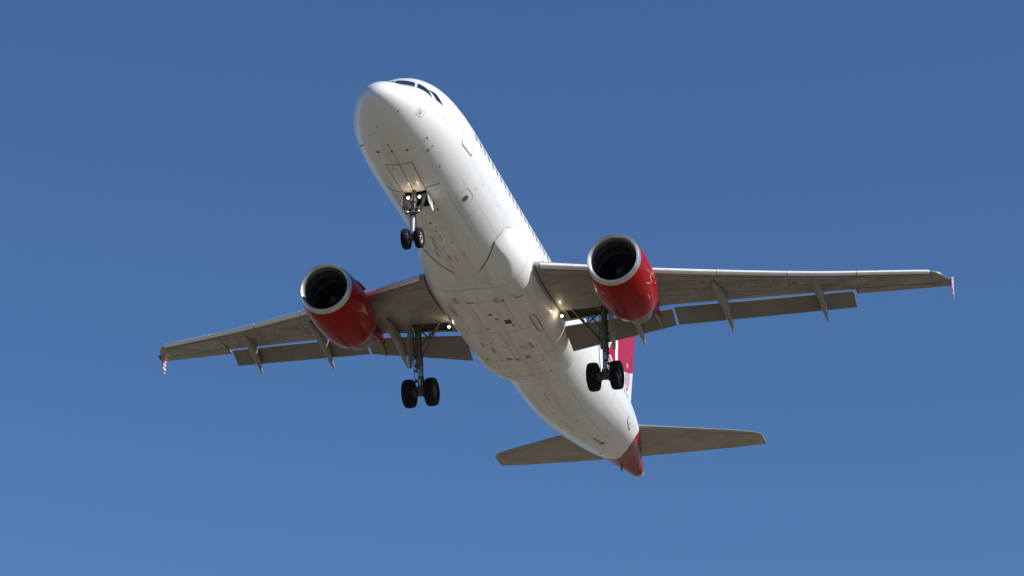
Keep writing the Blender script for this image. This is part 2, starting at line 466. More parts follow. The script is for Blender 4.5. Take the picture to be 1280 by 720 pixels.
# avionics access hatch with its seal, outflow valve
rb(rrect(1.38, 1.72, -117, -104, .06, 2.5), .018, 3, closed=True)
patch(mb, fus, [(1.47, D(-113.5)), (1.62, D(-114)), (1.63, D(-107.5)), (1.47, D(-106.5))], 2, outward=fus_out)
pt((6.73, -137), .15, .15, 4); pt((6.73, -137), .12, .12, 1)
rb(rrect(6.3, 7.1, -146, -128, .12, 4), .02, 2, closed=True)
rb([(6.75, -122.5), (6.9, -119), (7.0, -121)], .02, 2)
# passenger doors
def door_line(x0, x1, side):
    t1 = theta_for_z((x0 + x1) / 2, -.42, side); t0 = theta_for_z((x0 + x1) / 2, 1.40, side)
    a, b = sorted((math.degrees(t0), math.degrees(t1)))
    rb(rrect(x0, x1, a, b, .12, 5), .016, 3, closed=True)
    tb = math.degrees(t1)
    rb([(x0 + .02, tb - side * 3.5), (x0 + .06, tb), (x1 - .03, tb), (x1, tb - side * 3)], .04, 1, off=.009)
for side in (-1, 1):
    door_line(4.40, 5.46, side); 
rb([(29.1, -104), (29.1, -112), (30.15, -118.5)], .05, 1); rb([(30.15, -118.5), (30.2, -114)], .05, 1)
rb(rrect(29.0, 29.95, -112, -55, .12, 4), .016, 3, closed=True)
rb(rrect(8.2, 10.0, 108, 140, .1, 3), .016, 2, closed=True)      # forward cargo door, starboard
rb(rrect(22.3, 24.1, 108, 138, .1, 3), .016, 2, closed=True)
rb([(5.6, -150), (9.8, -150)], .012, 2); rb([(5.6, 150), (9.8, 150)], .012, 2); rb([(21.8, -150), (29, -155)], .012, 2); rb([(21.8, 150), (30, 155)], .012, 2)
for xx in (7.8, 22.9, 26.2, 29.0): rb([(xx, 96), (xx, 180)], .006, 2); rb([(xx, -180), (xx, -96)], .006, 2)
for xx in np.arange(6.9, 31, 1.6): rb([(xx, a) for a in range(-176, -80, 8)], .007, 7); rb([(xx, a) for a in range(88, 184, 8)], .007, 7)
for aa in (-172, -128, -106, 128, 106, 172): rb([(5.4, aa), (10.2, aa)], .007, 7); rb([(21.9, aa), (30.5, aa)], .007, 7)
for xx in (1.45,): rb([(xx, a) for a in range(-180, 181, 10)], .012, 7)
random.seed(4)
# drains and fluid streaks on the belly, aft of little fittings
for c in [(8.3, 177), (8.9, -175), (9.3, 172), (9.6, 166), (10.0, 179), (9.9, -170), (22.2, 179), (23.0, 178), (23.3, -172), (24.3, 174), (25.2, 174), (26.0, 176), (25.6, -168), (27.0, 172), (28.2, 178), (24.8, -158)]:
    k = random.uniform(.03, .06); pt(c, k, k * .7, 4)
    if random.random() < .5: rb([(c[0] + .05, c[1]), (c[0] + random.uniform(.4, 1.1), c[1] + random.uniform(-.8, .8))], random.uniform(.02, .035), 2)
for c, a, b in [((9.2, 163), .4, .05), ((9.9, 158), .35, .05), ((8.7, 152), .28, .05), ((10.1, 172), .25, .06), ((8.6, 166), .2, .05)]:
    pt(c, a, b, 2)
for a in (-1, 1):
    rb([(28.6, -170 + a * 1.2), (29.9, -168 + a * 1.2)], .03, 1)
rb([(28.4, -174), (28.4, -162)], .03, 1); rb([(29.9, -174), (29.9, -164)], .03, 1); pt((29.7, -166), .1, .09, 1)
pt((31.8, 168), .12, .05, 1)
# faint lettering under the cockpit side window (unreadable at this distance)
for i, (xx, tt) in enumerate([(2.46, -93), (2.58, -93.6), (2.7, -94.4), (2.84, -95.2), (2.6, -97), (2.75, -98), (2.9, -98.6), (3.03, -99.4), (3.15, -100.4)]):
    rb([(xx, tt - 1.3), (xx + .05, tt + 1.2)], .025, 2)
fuselage = mb.build('fuselage', ['white', 'line', 'faint', 'faintw', 'stain', 'black', 'redline', 'joint'], root)

# nose wheel bay: a dark box inside the skin, its mouth on the cut in the belly
mb = MB()
ws = .425
ring = []
for (x, t0, t1) in ((NB[0], 167.5, 192.5), (NB[1], 167.5, 192.5)):
    P = fus(x, np.radians(np.linspace(t0, t1, 11)))
    ring.append(P)
front, back = ring
lift = lambda P, z: np.array([[p[0], p[1], z] for p in P])
mb.grid(np.array([front, lift(front, -1.15)])); mb.grid(np.array([back, lift(back, -1.15)]))
mb.grid(np.array([lift(front, -1.15), lift(back, -1.15)]))
mb.grid(np.array([[front[0], back[0]], [lift(front, -1.15)[0], lift(back, -1.15)[0]]])); mb.grid(np.array([[front[-1], back[-1]], [lift(front, -1.15)[-1], lift(back, -1.15)[-1]]]))
for xx in (5.3, 5.7): mb.box((xx, 0, -1.25), (.05, .7, .12))
mb.build('nose_wheel_bay', 'bay', fuselage, smooth=False)

# red tail cone, its front edge following the swoosh of the colour change
mb = MB()
xb = XB(np.abs(np.degrees(TH)))
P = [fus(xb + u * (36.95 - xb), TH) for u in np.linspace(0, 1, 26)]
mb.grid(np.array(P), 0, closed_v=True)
P2 = [fus(36.95 + u * .62, TH) for u in np.linspace(0, 1, 5)]
mb.grid(np.array(P2), 1, closed_v=True)
c = P2[-1].mean(0)
ring_in = c + (P2[-1] - c) * .8 + np.array([-.12, 0, 0])
mb.grid(np.array([P2[-1], ring_in]), 1, closed_v=True)
k = len(mb.v) - len(TH); mb.f.append(tuple(range(k, k + len(TH)))); mb.m.append(2)
def rb2(pts, w, mi, **kk): ribbon(mb, fus, [(a, D(b)) for a, b in pts], w, mi, outward=fus_out, **kk)
rb2([(34.2, 150), (34.2, 180)], .03, 2); rb2([(34.2, -180), (34.2, -150)], .03, 2); rb2([(34.3, 172), (36.9, 172)], .02, 2); rb2([(34.3, -172), (36.9, -172)], .02, 2)
rb2([(35.3, 120), (35.3, 180)], .02, 2); rb2([(35.3, -180), (35.3, -120)], .02, 2)
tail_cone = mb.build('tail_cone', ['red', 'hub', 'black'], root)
mb = MB(); mb.plate([(34.6, .12, .35), (34.75, .12, .14), (34.88, .12, .14), (34.92, .12, .4)], (0, 1, 0), .03)
mb.build('drain_mast', 'hot', tail_cone, smooth=False)

# cabin windows
def cabin_window(x, side):
    w = MB(); z = .70; th0 = theta_for_z(x, z, side)
    dz = .16; R = 2.0; n = 20
    out = []
    for k in range(n):
        t = 2 * PI * k / n
        out.append((x + .105 * abs(math.cos(t)) ** .7 * np.sign(math.cos(t)), th0 + dz / R * abs(math.sin(t)) ** .7 * np.sign(math.sin(t))))
    vs = []
    for a in out:
        p, nn = surf_normal(fus, *a)
        if np.dot(nn, fus_out(p)) < 0: nn = -nn
        vs.append(p + nn * .005)
    p, nn = surf_normal(fus, x, th0)
    if np.dot(nn, fus_out(p)) < 0: nn = -nn
    vs.append(p + nn * .004)
    w.add(vs, [(k, (k + 1) % n, n) for k in range(n)])
    rows = []
    for k in range(n + 1):
        q = np.array(vs[k % n]); d = q - p
        rows.append([q, q + d * .17 - nn * .004])
    w.grid(np.array(rows), 1)
    return w
for side in (-1, 1):
    for k in range(43):
        x = 6.0 + k * .5334
        if x > 28.6: break
        cabin_window(x, side).build('cabin_window', ['cabin_glass', 'seal'], fuselage)
# overwing exits
for side in (-1, 1):
    mb = MB()
    for x0 in (14.3, 15.35):
        t0, t1 = sorted((math.degrees(theta_for_z(x0, 1.05, side)), math.degrees(theta_for_z(x0, .05, side))))
        ribbon(mb, fus, [(a, D(b)) for a, b in rrect(x0, x0 + .52, t0, t1, .08, 3)], .02, 0, outward=fus_out, closed=True)
    mb.build('emergency_exit', 'line', fuselage)

# cockpit windows (edges straight in space, laid back on the skin)
def on_skin(q):
    x = (q[0] - .1) / (1 - .1 / 7); u = math.sqrt(x); dz = .10
    t, b, w, c = float(fT(u)) + dz, float(fB(u)) + dz, float(fW(u)), float(fC(u)) + dz
    h = (t - c) if q[2] > c else (c - b)
    return x, math.atan2(q[1] / w, (q[2] - c) / h)
def patch3(mb, quad, mi, off, n=12):
    q = [fus(*p) for p in quad]; rows = []
    for i in range(n + 1):
        r = []
        for j in range(n + 1):
            u, v = i / n, j / n
            a = on_skin((q[0] * (1 - u) + q[1] * u) * (1 - v) + (q[3] * (1 - u) + q[2] * u) * v)
            p, nn = surf_normal(fus, *a)
            if np.dot(nn, fus_out(p)) < 0: nn = -nn
            r.append(p + nn * off)
        rows.append(r)
    mb.grid(np.array(rows), mi)
panes = [
    [(1.52, -1.5), (1.73, -39.5), (2.09, -30.0), (2.13, -1.5)],
    [(1.78, -43.5), (2.09, -71.5), (2.16, -49.5), (2.12, -34.0)],
    [(2.17, -53.0), (2.30, -74.5), (2.70, -79.0), (2.46, -62.0)],
]
for side in (-1, 1):
    for q in panes:
        mb = MB()
        qq = [(a, D(-b * side)) for a, b in q]
        c = np.mean([np.array(p) for p in qq], axis=0)
        patch3(mb, [tuple(c + (np.array(p) - c) * 1.10) for p in qq], 1, .006)
        patch3(mb, qq, 0, .012)
        mb.build('cockpit_window', ['glass', 'seal'], fuselage)

# blade antennas and probes
def blade(x, th, h, l, name='blade_antenna'):
    mb = MB(); p, n = surf_normal(fus, x, D(th))
    if np.dot(n, fus_out(p)) < 0: n = -n
    p = p - n * .02
    s = np.cross(n, (1, 0, 0))
    mb.plate([p, p + n * h + np.array([l * .45, 0, 0]), p + n * h + np.array([l * .8, 0, 0]), p + np.array([l, 0, 0])], s, .025)
    mb.build(name, 'white', fuselage, smooth=False)
blade(6.4, 180, .22, .25); blade(8.3, 180, .28, .35); blade(27.5, 180, .25, .3); blade(10.5, 0, .3, .4); blade(22, 0, .3, .4)
for side in (-1, 1):
    for (x, a) in ((2.47, 133),):
        mb = MB(); p, n = surf_normal(fus, x, D(a * side))
        if np.dot(n, fus_out(p)) < 0: n = -n
        q = p + n * .10
        mb.tube(p - n * .02, q, .02, .015, 8); mb.tube(q + np.array([.03, 0, 0]), q + np.array([-.16, 0, 0]), .016, .010, 8)
        mb.build('pitot_probe', 'hub_dark', fuselage)

# ------------------------------------------------------------------ belly fairing
gW = pchip([(9.6,1.2),(10.2,1.6),(11.2,1.95),(12.2,2.08),(13.5,2.2),(17,2.22),(19.2,2.18),(20.2,2.12),(20.9,2.02),(21.6,1.9)])
gB = pchip([(9.6,-1.93),(10.2,-2.02),(11.2,-2.17),(12.4,-2.28),(14,-2.34),(18.5,-2.36),(19.6,-2.33),(20.5,-2.27),(21.1,-2.22),(21.6,-2.18)])
def fair_raw(x, th, n=2.6):
    w = gW(x); b = gB(x); zc = -.66
    cs = np.cos(th); sn = np.sin(th)
    y = w * np.sign(sn) * np.abs(sn) ** (2 / n); z = zc + (zc - b) * np.sign(cs) * np.abs(cs) ** (2 / n)
    return np.stack(np.broadcast_arrays(x, y, z), -1)
def fair(x, v):
    """v from -1 (port shoulder) through 0 (keel) to 1 (starboard shoulder)"""
    x = np.asarray(x, float); v = np.asarray(v, float)
    s = np.sign(v + 1e-9); a = np.abs(v)
    A = fus(x, s * np.radians(180 - a * 73)); Bq = fair_raw(x, s * np.radians(180 - a * 90))
    x0 = 11.75 - 1.55 * np.clip(a / .62, 0, 1) ** 1.2 + .6 * np.clip((a - .85) / .15, 0, 1) ** 2
    t = np.clip((x - x0) / (1.1 + .9 * (1 - a)), 0, 1); b0 = 1 - (1 - t) ** 2.2
    t2 = np.clip((x - (19.5 - .5 * a)) / (1.75 - .1 * a), 0, 1); b1 = np.sqrt(np.clip(1 - t2 ** 2.2, 0, 1))
    b = (b0 * b1)[..., None] if np.ndim(b0) else b0 * b1
    nrm = np.array([0, 0, 0.1]); out = A - nrm * [1, 0, 0]
    off = A - np.stack(np.broadcast_arrays(x, 0 * a, 0 * x + .1), -1); off /= np.linalg.norm(off, axis=-1, keepdims=True) + 1e-9
    edge = np.where((t > 0) & (t2 < 1), .012, -.02)
    return A * (1 - b) + Bq * b + off * (edge[..., None] if np.ndim(edge) else edge)
fair_out = lambda p: np.array([0, p[1] * 1.0, p[2] + .2])
mb = MB()
fx = np.concatenate([np.linspace(9.9, 13.5, 50), np.linspace(13.7, 19.0, 22), np.linspace(19.1, 21.5, 34)])
fv = np.linspace(-1, 1, 89)
G = fair(fx[:, None], fv[None, :])
mb.grid(G)
sh = []
for i, x in enumerate(fx):
    sh.append([fus(x, D(-99.0)) * [1, .985, 1], G[i][0]])
mb.grid(np.array(sh)); mb.grid(np.array([[fus(x, D(99.0)) * [1, .985, 1], G[i][-1]] for i, x in enumerate(fx)]))
def rf(pts, w, mi, **k): ribbon(mb, fair, pts, w, mi, outward=fair_out, **k)
def vz(a): return math.copysign((180 - abs(a)) / 90, a)
def Pf(x, a): return (x, vz(a))
x0f = lambda a: 11.75 - 1.55 * min(a / .62, 1) ** 1.2 + .6 * max(0, (a - .85) / .15) ** 2
rf([(x0f(a) + .03, -a) for a in np.linspace(.2, .62, 14)], .035, 1); rf([(x0f(a) + .03, a) for a in np.linspace(.2, .62, 14)], .03, 1)
rf([(x0f(a) + .03, -a) for a in np.linspace(.62, .99, 14)], .02, 2)
rf([(12.35, v) for v in np.linspace(-.95, .95, 30)], .022, 2)
for xx in (15.75, 18.15): rf([(xx, v) for v in np.linspace(-.75, .75, 24)], .022, 2)
rf([(13.2, v) for v in np.linspace(-.6, .6, 20)], .014, 2)
rf([(15.7, 0), (18.2, 0)], .024, 2); rf([(15.7, .45), (18.2, .45)], .02, 2); rf([(15.7, -.45), (18.2, -.45)], .02, 2)
rf([(13.2, .08), (15.7, .08)], .02, 2); rf([(13.2, -.2), (15.7, -.2)], .02, 2); rf([(18.2, .2), (19.6, .2)], .02, 2); rf([(18.2, -.25), (19.7, -.25)], .014, 2)
rf([(19.7, v) for v in np.linspace(-.4, .4, 20)], .02, 2)
patch(mb, fair, [Pf(14.78, -172.5), Pf(15.12, -172.5), Pf(15.12, -166.5), Pf(14.78, -166.5)], 1, outward=fair_out)
def bf(x, a, rx, ry, mi): blob(mb, fair, Pf(x, a), rx, ry, mi, outward=fair_out)
bf(14.21, -179, .07, .09, 1); bf(14.62, -177, .05, .07, 1); bf(15.36, 174.8, .05, .05, 1); bf(15.3, -167, .05, .05, 1); bf(13.3, -163, .06, .05, 1)
bf(13.2, -168, .2, .12, 2); bf(18.05, 176, .10, .12, 4); bf(18.15, -179.5, .08, .1, 4); bf(18.0, -171.5, .13, .1, 4); bf(14.0, 148, .5, .12, 2); bf(13.0, 160, .25, .12, 2)
for _ in range(26):
    bf(random.uniform(15.2, 20.2), random.uniform(150, 206) if False else random.choice((-1, 1)) * random.uniform(148, 179), random.uniform(.02, .05), random.uniform(.02, .05), random.choice((1, 4, 2)))
for (x, a, l) in [(17.0, 168, .5), (16.9, -163, .5), (17.0, -172, .3), (16.6, 160, .4)]:
    rf([Pf(x, a), Pf(x + l, a - 1.5 * np.sign(a))], .14, 2)
rf([Pf(13.15, 170), Pf(13.18, 175.5)], .045, 5); rf([Pf(13.39, -149), Pf(13.5, -139.5)], .045, 5)
rf([(a, vz(b)) for a, b in rrect(15.0, 16.42, -146, -139, .22, 3.2, 7)], .03, 1, closed=True)
rf([Pf(13.0, -152), Pf(13.4, -149)], .02, 2); rf([Pf(12.7, 168), Pf(13.15, 170)], .02, 2)
bf(15.0, 128, .30, .05, 1)
mb.build('belly_fairing', ['belly', 'line', 'faint', 'faintw', 'stain', 'black'], root)

# ------------------------------------------------------------------ wings
LEx = lambda y: 12.7 + .525 * (y - 2.2)
LEz = pchip([(1.4, -1.19), (2.2, -1.09), (6.4, -.64), (9, -.31), (12, .12), (16.3, .88), (17, .99)])
TEx = lambda y: np.interp(y, [1.4, 2.2, 6.4, 13.3], [17.40, 17.45, 17.85, 20.25])
TEz = lambda y: np.interp(y, [1.4, 2.2, 6.4, 13.3], [-1.27, -1.22, -.72, .44])
AF_U = [(0, 0), (.008, .022), (.025, .038), (.06, .056), (.12, .073), (.22, .086), (.38, .090), (.55, .077), (.72, .052), (.86, .025), (1, .004)]
AF_L = [(.008, -.020), (.025, -.032), (.06, -.043), (.12, -.052), (.22, -.058), (.38, -.056), (.55, -.043), (.72, -.024), (.86, -.010), (1, -.004)]
UU = pchip(AF_U); LL = pchip([(0, 0)] + AF_L)
def wing_chord(y, zone):
    if zone == 0:
        le = np.array([LEx(y) + .16, LEz(y) + .02]); te = np.array([float(TEx(y)), float(TEz(y))])
    else:
        yy = min(y, 16.3); le = np.array([LEx(yy) + .16, LEz(y) + .02])
        if y > 16.3:
            t = (y - 16.3) / .6; le = np.array([LEx(16.3) + .10 + 1.05 * t ** 1.7, LEz(y)])
        te = np.array([np.interp(y, [13.3, 16.9], [20.60, 21.72]), np.interp(y, [13.3, 16.9], [.42, .95])])
    thk = np.interp(y, [1.4, 6.4, 16.3, 16.9], [1.12, .95, .82, .35])
    return le, te, thk
def wing_pt(y, c, low, zone, s):
    le, te, k = wing_chord(y, zone)
    d = te - le; L_ = np.linalg.norm(d); n = np.array([-d[1], d[0]]) / L_
    h = (LL(c) if low else UU(c)) * k * L_
    p = le + d * c + n * h
    return np.array([p[0], s * y, p[1]])
BAY_Y = (2.45, 4.10); BAY_C = (.80, .965)
def make_wing(s):
    mb = MB()
    cs = np.unique(np.concatenate([(1 - np.cos(np.linspace(0, PI, 30))) / 2, [BAY_C[0], BAY_C[1]]]))
    def section(y, zone):
        up = [wing_pt(y, c, False, zone, s) for c in cs[::-1]]
        lo = [wing_pt(y, c, True, zone, s) for c in cs[1:]]
        return np.array(up + lo)
    nu = len(cs)
    ys0 = np.unique(np.concatenate([np.linspace(1.4, 13.3, 40), BAY_Y]))
    def skip(i, j):
        if not (ys0[i] >= BAY_Y[0] - .01 and ys0[i + 1] <= BAY_Y[1] + .01): return False
        if j < nu - 1: return False
        c0, c1 = cs[j - (nu - 1)], cs[j - (nu - 1) + 1]
        return c0 >= BAY_C[0] - .001 and c1 <= BAY_C[1] + .001
    P0 = np.array([section(y, 0) for y in ys0])
    mb.grid(P0, 0, skip=skip)
    mb.grid(P0[:, [0, -1]], 0)
    ys1 = np.concatenate([np.linspace(13.3, 16.3, 12), 16.3 + .6 * np.linspace(0, 1, 9)[1:]])
    P1 = np.array([section(y, 1) for y in ys1])
    mb.grid(P1, 0); mb.grid(P1[:, [0, -1]], 0)
    # end rib where the aileron bay is longer than the flap bay; tip closure
    a = [tuple(p) for p in P1[0]]; mb.add(a, [tuple(range(len(a)))])
    a = [tuple(p) for p in P1[-1]]; mb.add(a, [tuple(range(len(a)))])
    a = [tuple(p) for p in P0[-1]]; mb.add([(p[0], p[1] - s * .003, p[2]) for p in a], [tuple(range(len(a)))])
    # seams and stains underneath
    out = lambda p: np.array([0, 0, -1.0])
    f0 = lambda c, y: wing_pt(float(y), float(c), True, 0, s)
    f1 = lambda c, y: wing_pt(float(y), float(c), True, 1, s)
    def r0(pts, w, mi, **k): ribbon(mb, f0, pts, w, mi, outward=out, step=.3, **k)
    r0([(.10, y) for y in np.linspace(2.4, 13.2, 20)], .022, 1); r0([(.70, y) for y in np.linspace(4.3, 13.2, 20)], .03, 1)
    for y in (4.6, 6.5, 8.9, 11.3): r0([(.02, y), (.98, y)], .016, 1)
    ribbon(mb, f1, [(.70, y) for y in np.linspace(13.35, 16.6, 10)], .03, 2, outward=out, step=.3)
    ribbon(mb, f1, [(.10, y) for y in np.linspace(13.35, 16.2, 10)], .02, 1, outward=out, step=.3)
    ribbon(mb, f1, [(.7, 13.36), (.98, 13.36)], .03, 2, outward=out); ribbon(mb, f1, [(.02, 16.25), (.98, 16.25)], .02, 1, outward=out)
    for c in (.22, .56, .86): r0([(c, y) for y in np.linspace(4.3, 13.2, 20)], .012, 1)
    for y in (5.5, 7.7, 10.1, 12.4): r0([(.10, y), (.70, y)], .010, 1)
    for k in range(22):
        y_ = random.uniform(4.4, 13.0); c_ = random.uniform(.25, .7); r0([(c_, y_), (c_ + random.uniform(.06, .2), y_ + .02)], random.uniform(.02, .05), 1)
    for y in np.arange(4.9, 13, .62):
        for c in (.32, .48):
            ribbon(mb, f0, [(c + .018 * math.cos(t) * 3.2 / (6 - y * .25), y + .2 * math.sin(t)) for t in np.linspace(0, 2 * PI, 15)[:-1]], .012, 1, outward=out, closed=True)
    random.seed(11)
    for (c, y) in [(.42, 5.6), (.5, 7.6), (.42, 9.2), (.55, 10.3), (.38, 11.2), (.6, 12.5), (.45, 3.6), (.25, 8.0)]:
        blob(mb, f0, (c, y), random.uniform(.03, .06), random.uniform(.03, .06), 2, outward=out)
    for (c, y) in [(.45, 14.9), (.5, 13.8), (.6, 13.5)]:
        blob(mb, f1, (c, y), .05, .05, 2, outward=out)
    for (c, y) in [(.48, 9.6), (.45, 9.35), (.50, 9.9)]:
        blob(mb, f0, (c, y), .16, .09, 3, outward=out)
    w = mb.build('wing', ['grey', 'seamw', 'line', 'stain'], root)
    # wheel bay in the wing
    b = MB()
    yy = np.linspace(*BAY_Y, 8)
    A = np.array([f0(BAY_C[0], y) for y in yy]); Bq = np.array([f0(BAY_C[1], y) for y in yy])
    A2 = np.array([wing_pt(y, BAY_C[0] + .01, False, 0, s) - [0, 0, .02] for y in yy]); B2 = np.array([wing_pt(y, BAY_C[1] - .005, False, 0, s) - [0, 0, .01] for y in yy])
    b.grid(np.array([A, A2])); b.grid(np.array([Bq, B2])); b.grid(np.array([A2, B2]))
    b.grid(np.array([[A[0], Bq[0]], [A2[0], B2[0]]])); b.grid(np.array([[A[-1], Bq[-1]], [A2[-1], B2[-1]]]))
    b.tube(wing_pt(2.5, .86, True, 0, s) + [0, 0, .12], wing_pt(4.0, .84, True, 0, s) + [0, 0, .12], .03, .03, 8)
    b.build('main_wheel_bay', 'bay', w, smooth=False)
    # flaps
    def flap(y0, y1, L0, T0, L1, T1):
        fb = MB(); rows = []
        for t in np.linspace(0, 1, 12):
            y = y0 + (y1 - y0) * t
            le = np.array(L0) * (1 - t) + np.array(L1) * t; te = np.array(T0) * (1 - t) + np.array(T1) * t
            d = te - le; L_ = np.linalg.norm(d); n = np.array([-d[1], d[0]]) / L_
            sec = []
            for c in (1, .85, .65, .45, .28, .14, .06, .015): sec.append(le + d * c + n * L_ * float(pchip([(0, 0), (.015, .035), (.06, .07), (.14, .095), (.28, .105), (.5, .085), (.75, .04), (1, .004)])(c)))
            sec.append(le)
            for c in (.015, .06, .14, .28, .5, .75, 1): sec.append(le + d * c + n * L_ * float(pchip([(0, 0), (.015, -.02), (.06, -.03), (.14, -.03), (.28, -.02), (.5, -.01), (1, -.003)])(c)))
            rows.append([(p[0], s * y, p[1]) for p in sec])
        R_ = np.array(rows)
        fb.grid(R_); fb.grid(R_[:, [0, -1]])
        for e in (0, -1): fb.add(R_[e], [tuple(range(R_.shape[1]))])
        return fb.build('flap', 'flap', w)
    flap(2.10, 6.38, (17.58, -1.40), (19.00, -1.80), (17.98, -.86), (18.83, -1.16))
    flap(6.48, 13.20, (17.96, -.81), (18.85, -1.14), (20.31, .40), (21.10, .07))
    # slats
    sl = [(.52, .175), (.35, .150), (.16, .095), (.05, .055), (.008, .01), (0, -.05), (.035, -.105), (.09, -.128), (.16, -.135), (.17, -.125), (.10, -.06), (.14, 0.0), (.32, .12), (.52, .165)]
    for (a, b_) in ((2.45, 5.25), (6.25, 8.6), (8.64, 11.1), (11.14, 13.6), (13.64, 16.25)):
        fb = MB(); rows = []
        for y in np.linspace(a, b_, 10):
            k = np.interp(y, [2, 16], [1.05, .72])
            rows.append([(LEx(y) + dx * k, s * y, float(LEz(y)) + dz * k) for dx, dz in sl])
        R_ = np.array(rows); fb.grid(R_); fb.grid(R_[:, [0, -1]])
        for e in (0, -1): fb.add(R_[e], [tuple(range(R_.shape[1]))])
        fb.build('slat', 'slat', w)
    # flap track fairings (canoes)
    def canoe(p0, pm, p1, wd, ht, name='flap_track_fairing'):
        cb = MB(); rows = []
        p0, pm, p1 = map(np.array, (p0, pm, p1))
        for t in np.linspace(0, 1, 25):
            c = p0 + (pm - p0) * (t / .52) if t < .52 else pm + (p1 - pm) * ((t - .52) / .48)
            e = max(0.0, math.sin(PI * t ** .85)) ** .72 * (1 - .25 * t) + .015
            row = []
            for a in np.linspace(0, 2 * PI, 20, endpoint=False):
                row.append((c[0], s * c[1] + wd / 2 * e * math.cos(a), c[2] + ht / 2 * e * (math.sin(a) if math.sin(a) > 0 else 1.15 * math.sin(a))))
            rows.append(row)
        R_ = np.array(rows); cb.grid(R_, closed_v=True)
        for e in (0, -1): cb.add(R_[e], [tuple(range(20))])
        cb.build(name, 'fairing', w)
    canoe((18.15, 11.95, .16), (19.75, 11.98, .05), (21.12, 12.03, -.52), .34, .46)
    canoe((16.55, 8.35, -.62), (18.45, 8.40, -.55), (20.02, 8.43, -1.12), .40, .54)
    canoe((16.05, 4.87, -1.12), (17.80, 4.93, -1.15), (19.40, 5.00, -1.70), .38, .56)
    canoe((16.9, 5.75, -1.00), (18.1, 5.78, -1.02), (18.95, 5.81, -1.31), .22, .34)
    # wing tip fence
    fb = MB(); yt = 16.93
    pts = [(21.05, .92), (21.35, 1.05), (21.66, 1.34), (21.84, 1.42), (21.92, 1.36), (21.93, 1.0), (21.98, .52), (21.90, .44), (21.78, .58), (21.50, .84)]
    fb.prism(pts, s * (yt - .012), s * (yt + .012))
    fb.build('wingtip_fence', 'flag', w, smooth=False, bevel=.004)
    fb = MB(); fb.revolve([(0, .01), (.05, .035), (.15, .045), (.3, .02)], (20.36, s * 16.50, float(LEz(16.5)) - .005), (1, .62 * s, .08), 12)
    fb.build('navigation_light', 'navglass', w)
    return w
M['seamw'] = plain('wing_seam', (0.19, 0.175, 0.15), 0.6)
wings = {s: make_wing(s) for s in (1, -1)}
# dark rubber seal where each wing meets the body
for s in (1, -1):
    mb = MB()
    pts = []
    for c in np.concatenate([[0.0, .004, .015], np.linspace(.04, .93, 22)]):
        y = 2.235 + .03 * math.sin(PI * c)
        p = wing_pt(y, c, True, 0, s); pts.append(p + [0, 0, -.012])
    mb.path(pts, .022, 6)
    mb.build('wing_root_seal', 'black', wings[s])

# landing lamps at the wing roots
def lamp(name, pos, r, parent, housing=True, power=0, direction=(-.93, -.05, -.36)):
    d = np.array(direction, float); d /= np.linalg.norm(d); p = np.array(pos, float)
    if housing:
        h = MB(); h.revolve([(-.09, r * .55), (-.07, r * .95), (0, r * 1.15), (.012, r * 1.15), (.012, r)], p, d, 16, 0, True)
        ho = h.build(name, 'hub_dark', parent)
    l = MB(); l.revolve([(.008, r), (.02, r * .75), (.028, r * .3), (.03, .001)], p, d, 16, 0, True)
    lo = l.build('lamp_glass' if housing and name != 'lamp_glass' else name, 'lamp', parent)
    if power:
        ld = bpy.data.lights.new('lamp_light', 'POINT'); ld.energy = power; ld.color = (1, .80, .55); ld.shadow_soft_size = r
        lob = bpy.data.objects.new('lamp_light', ld); COL.objects.link(lob); lob.parent = parent
        lob.location = tuple(p + d * .12 - BASE)
for s in (1, -1):
    lamp('landing_light', (16.42, s * 2.33, -1.53), .055, wings[s], power=4)

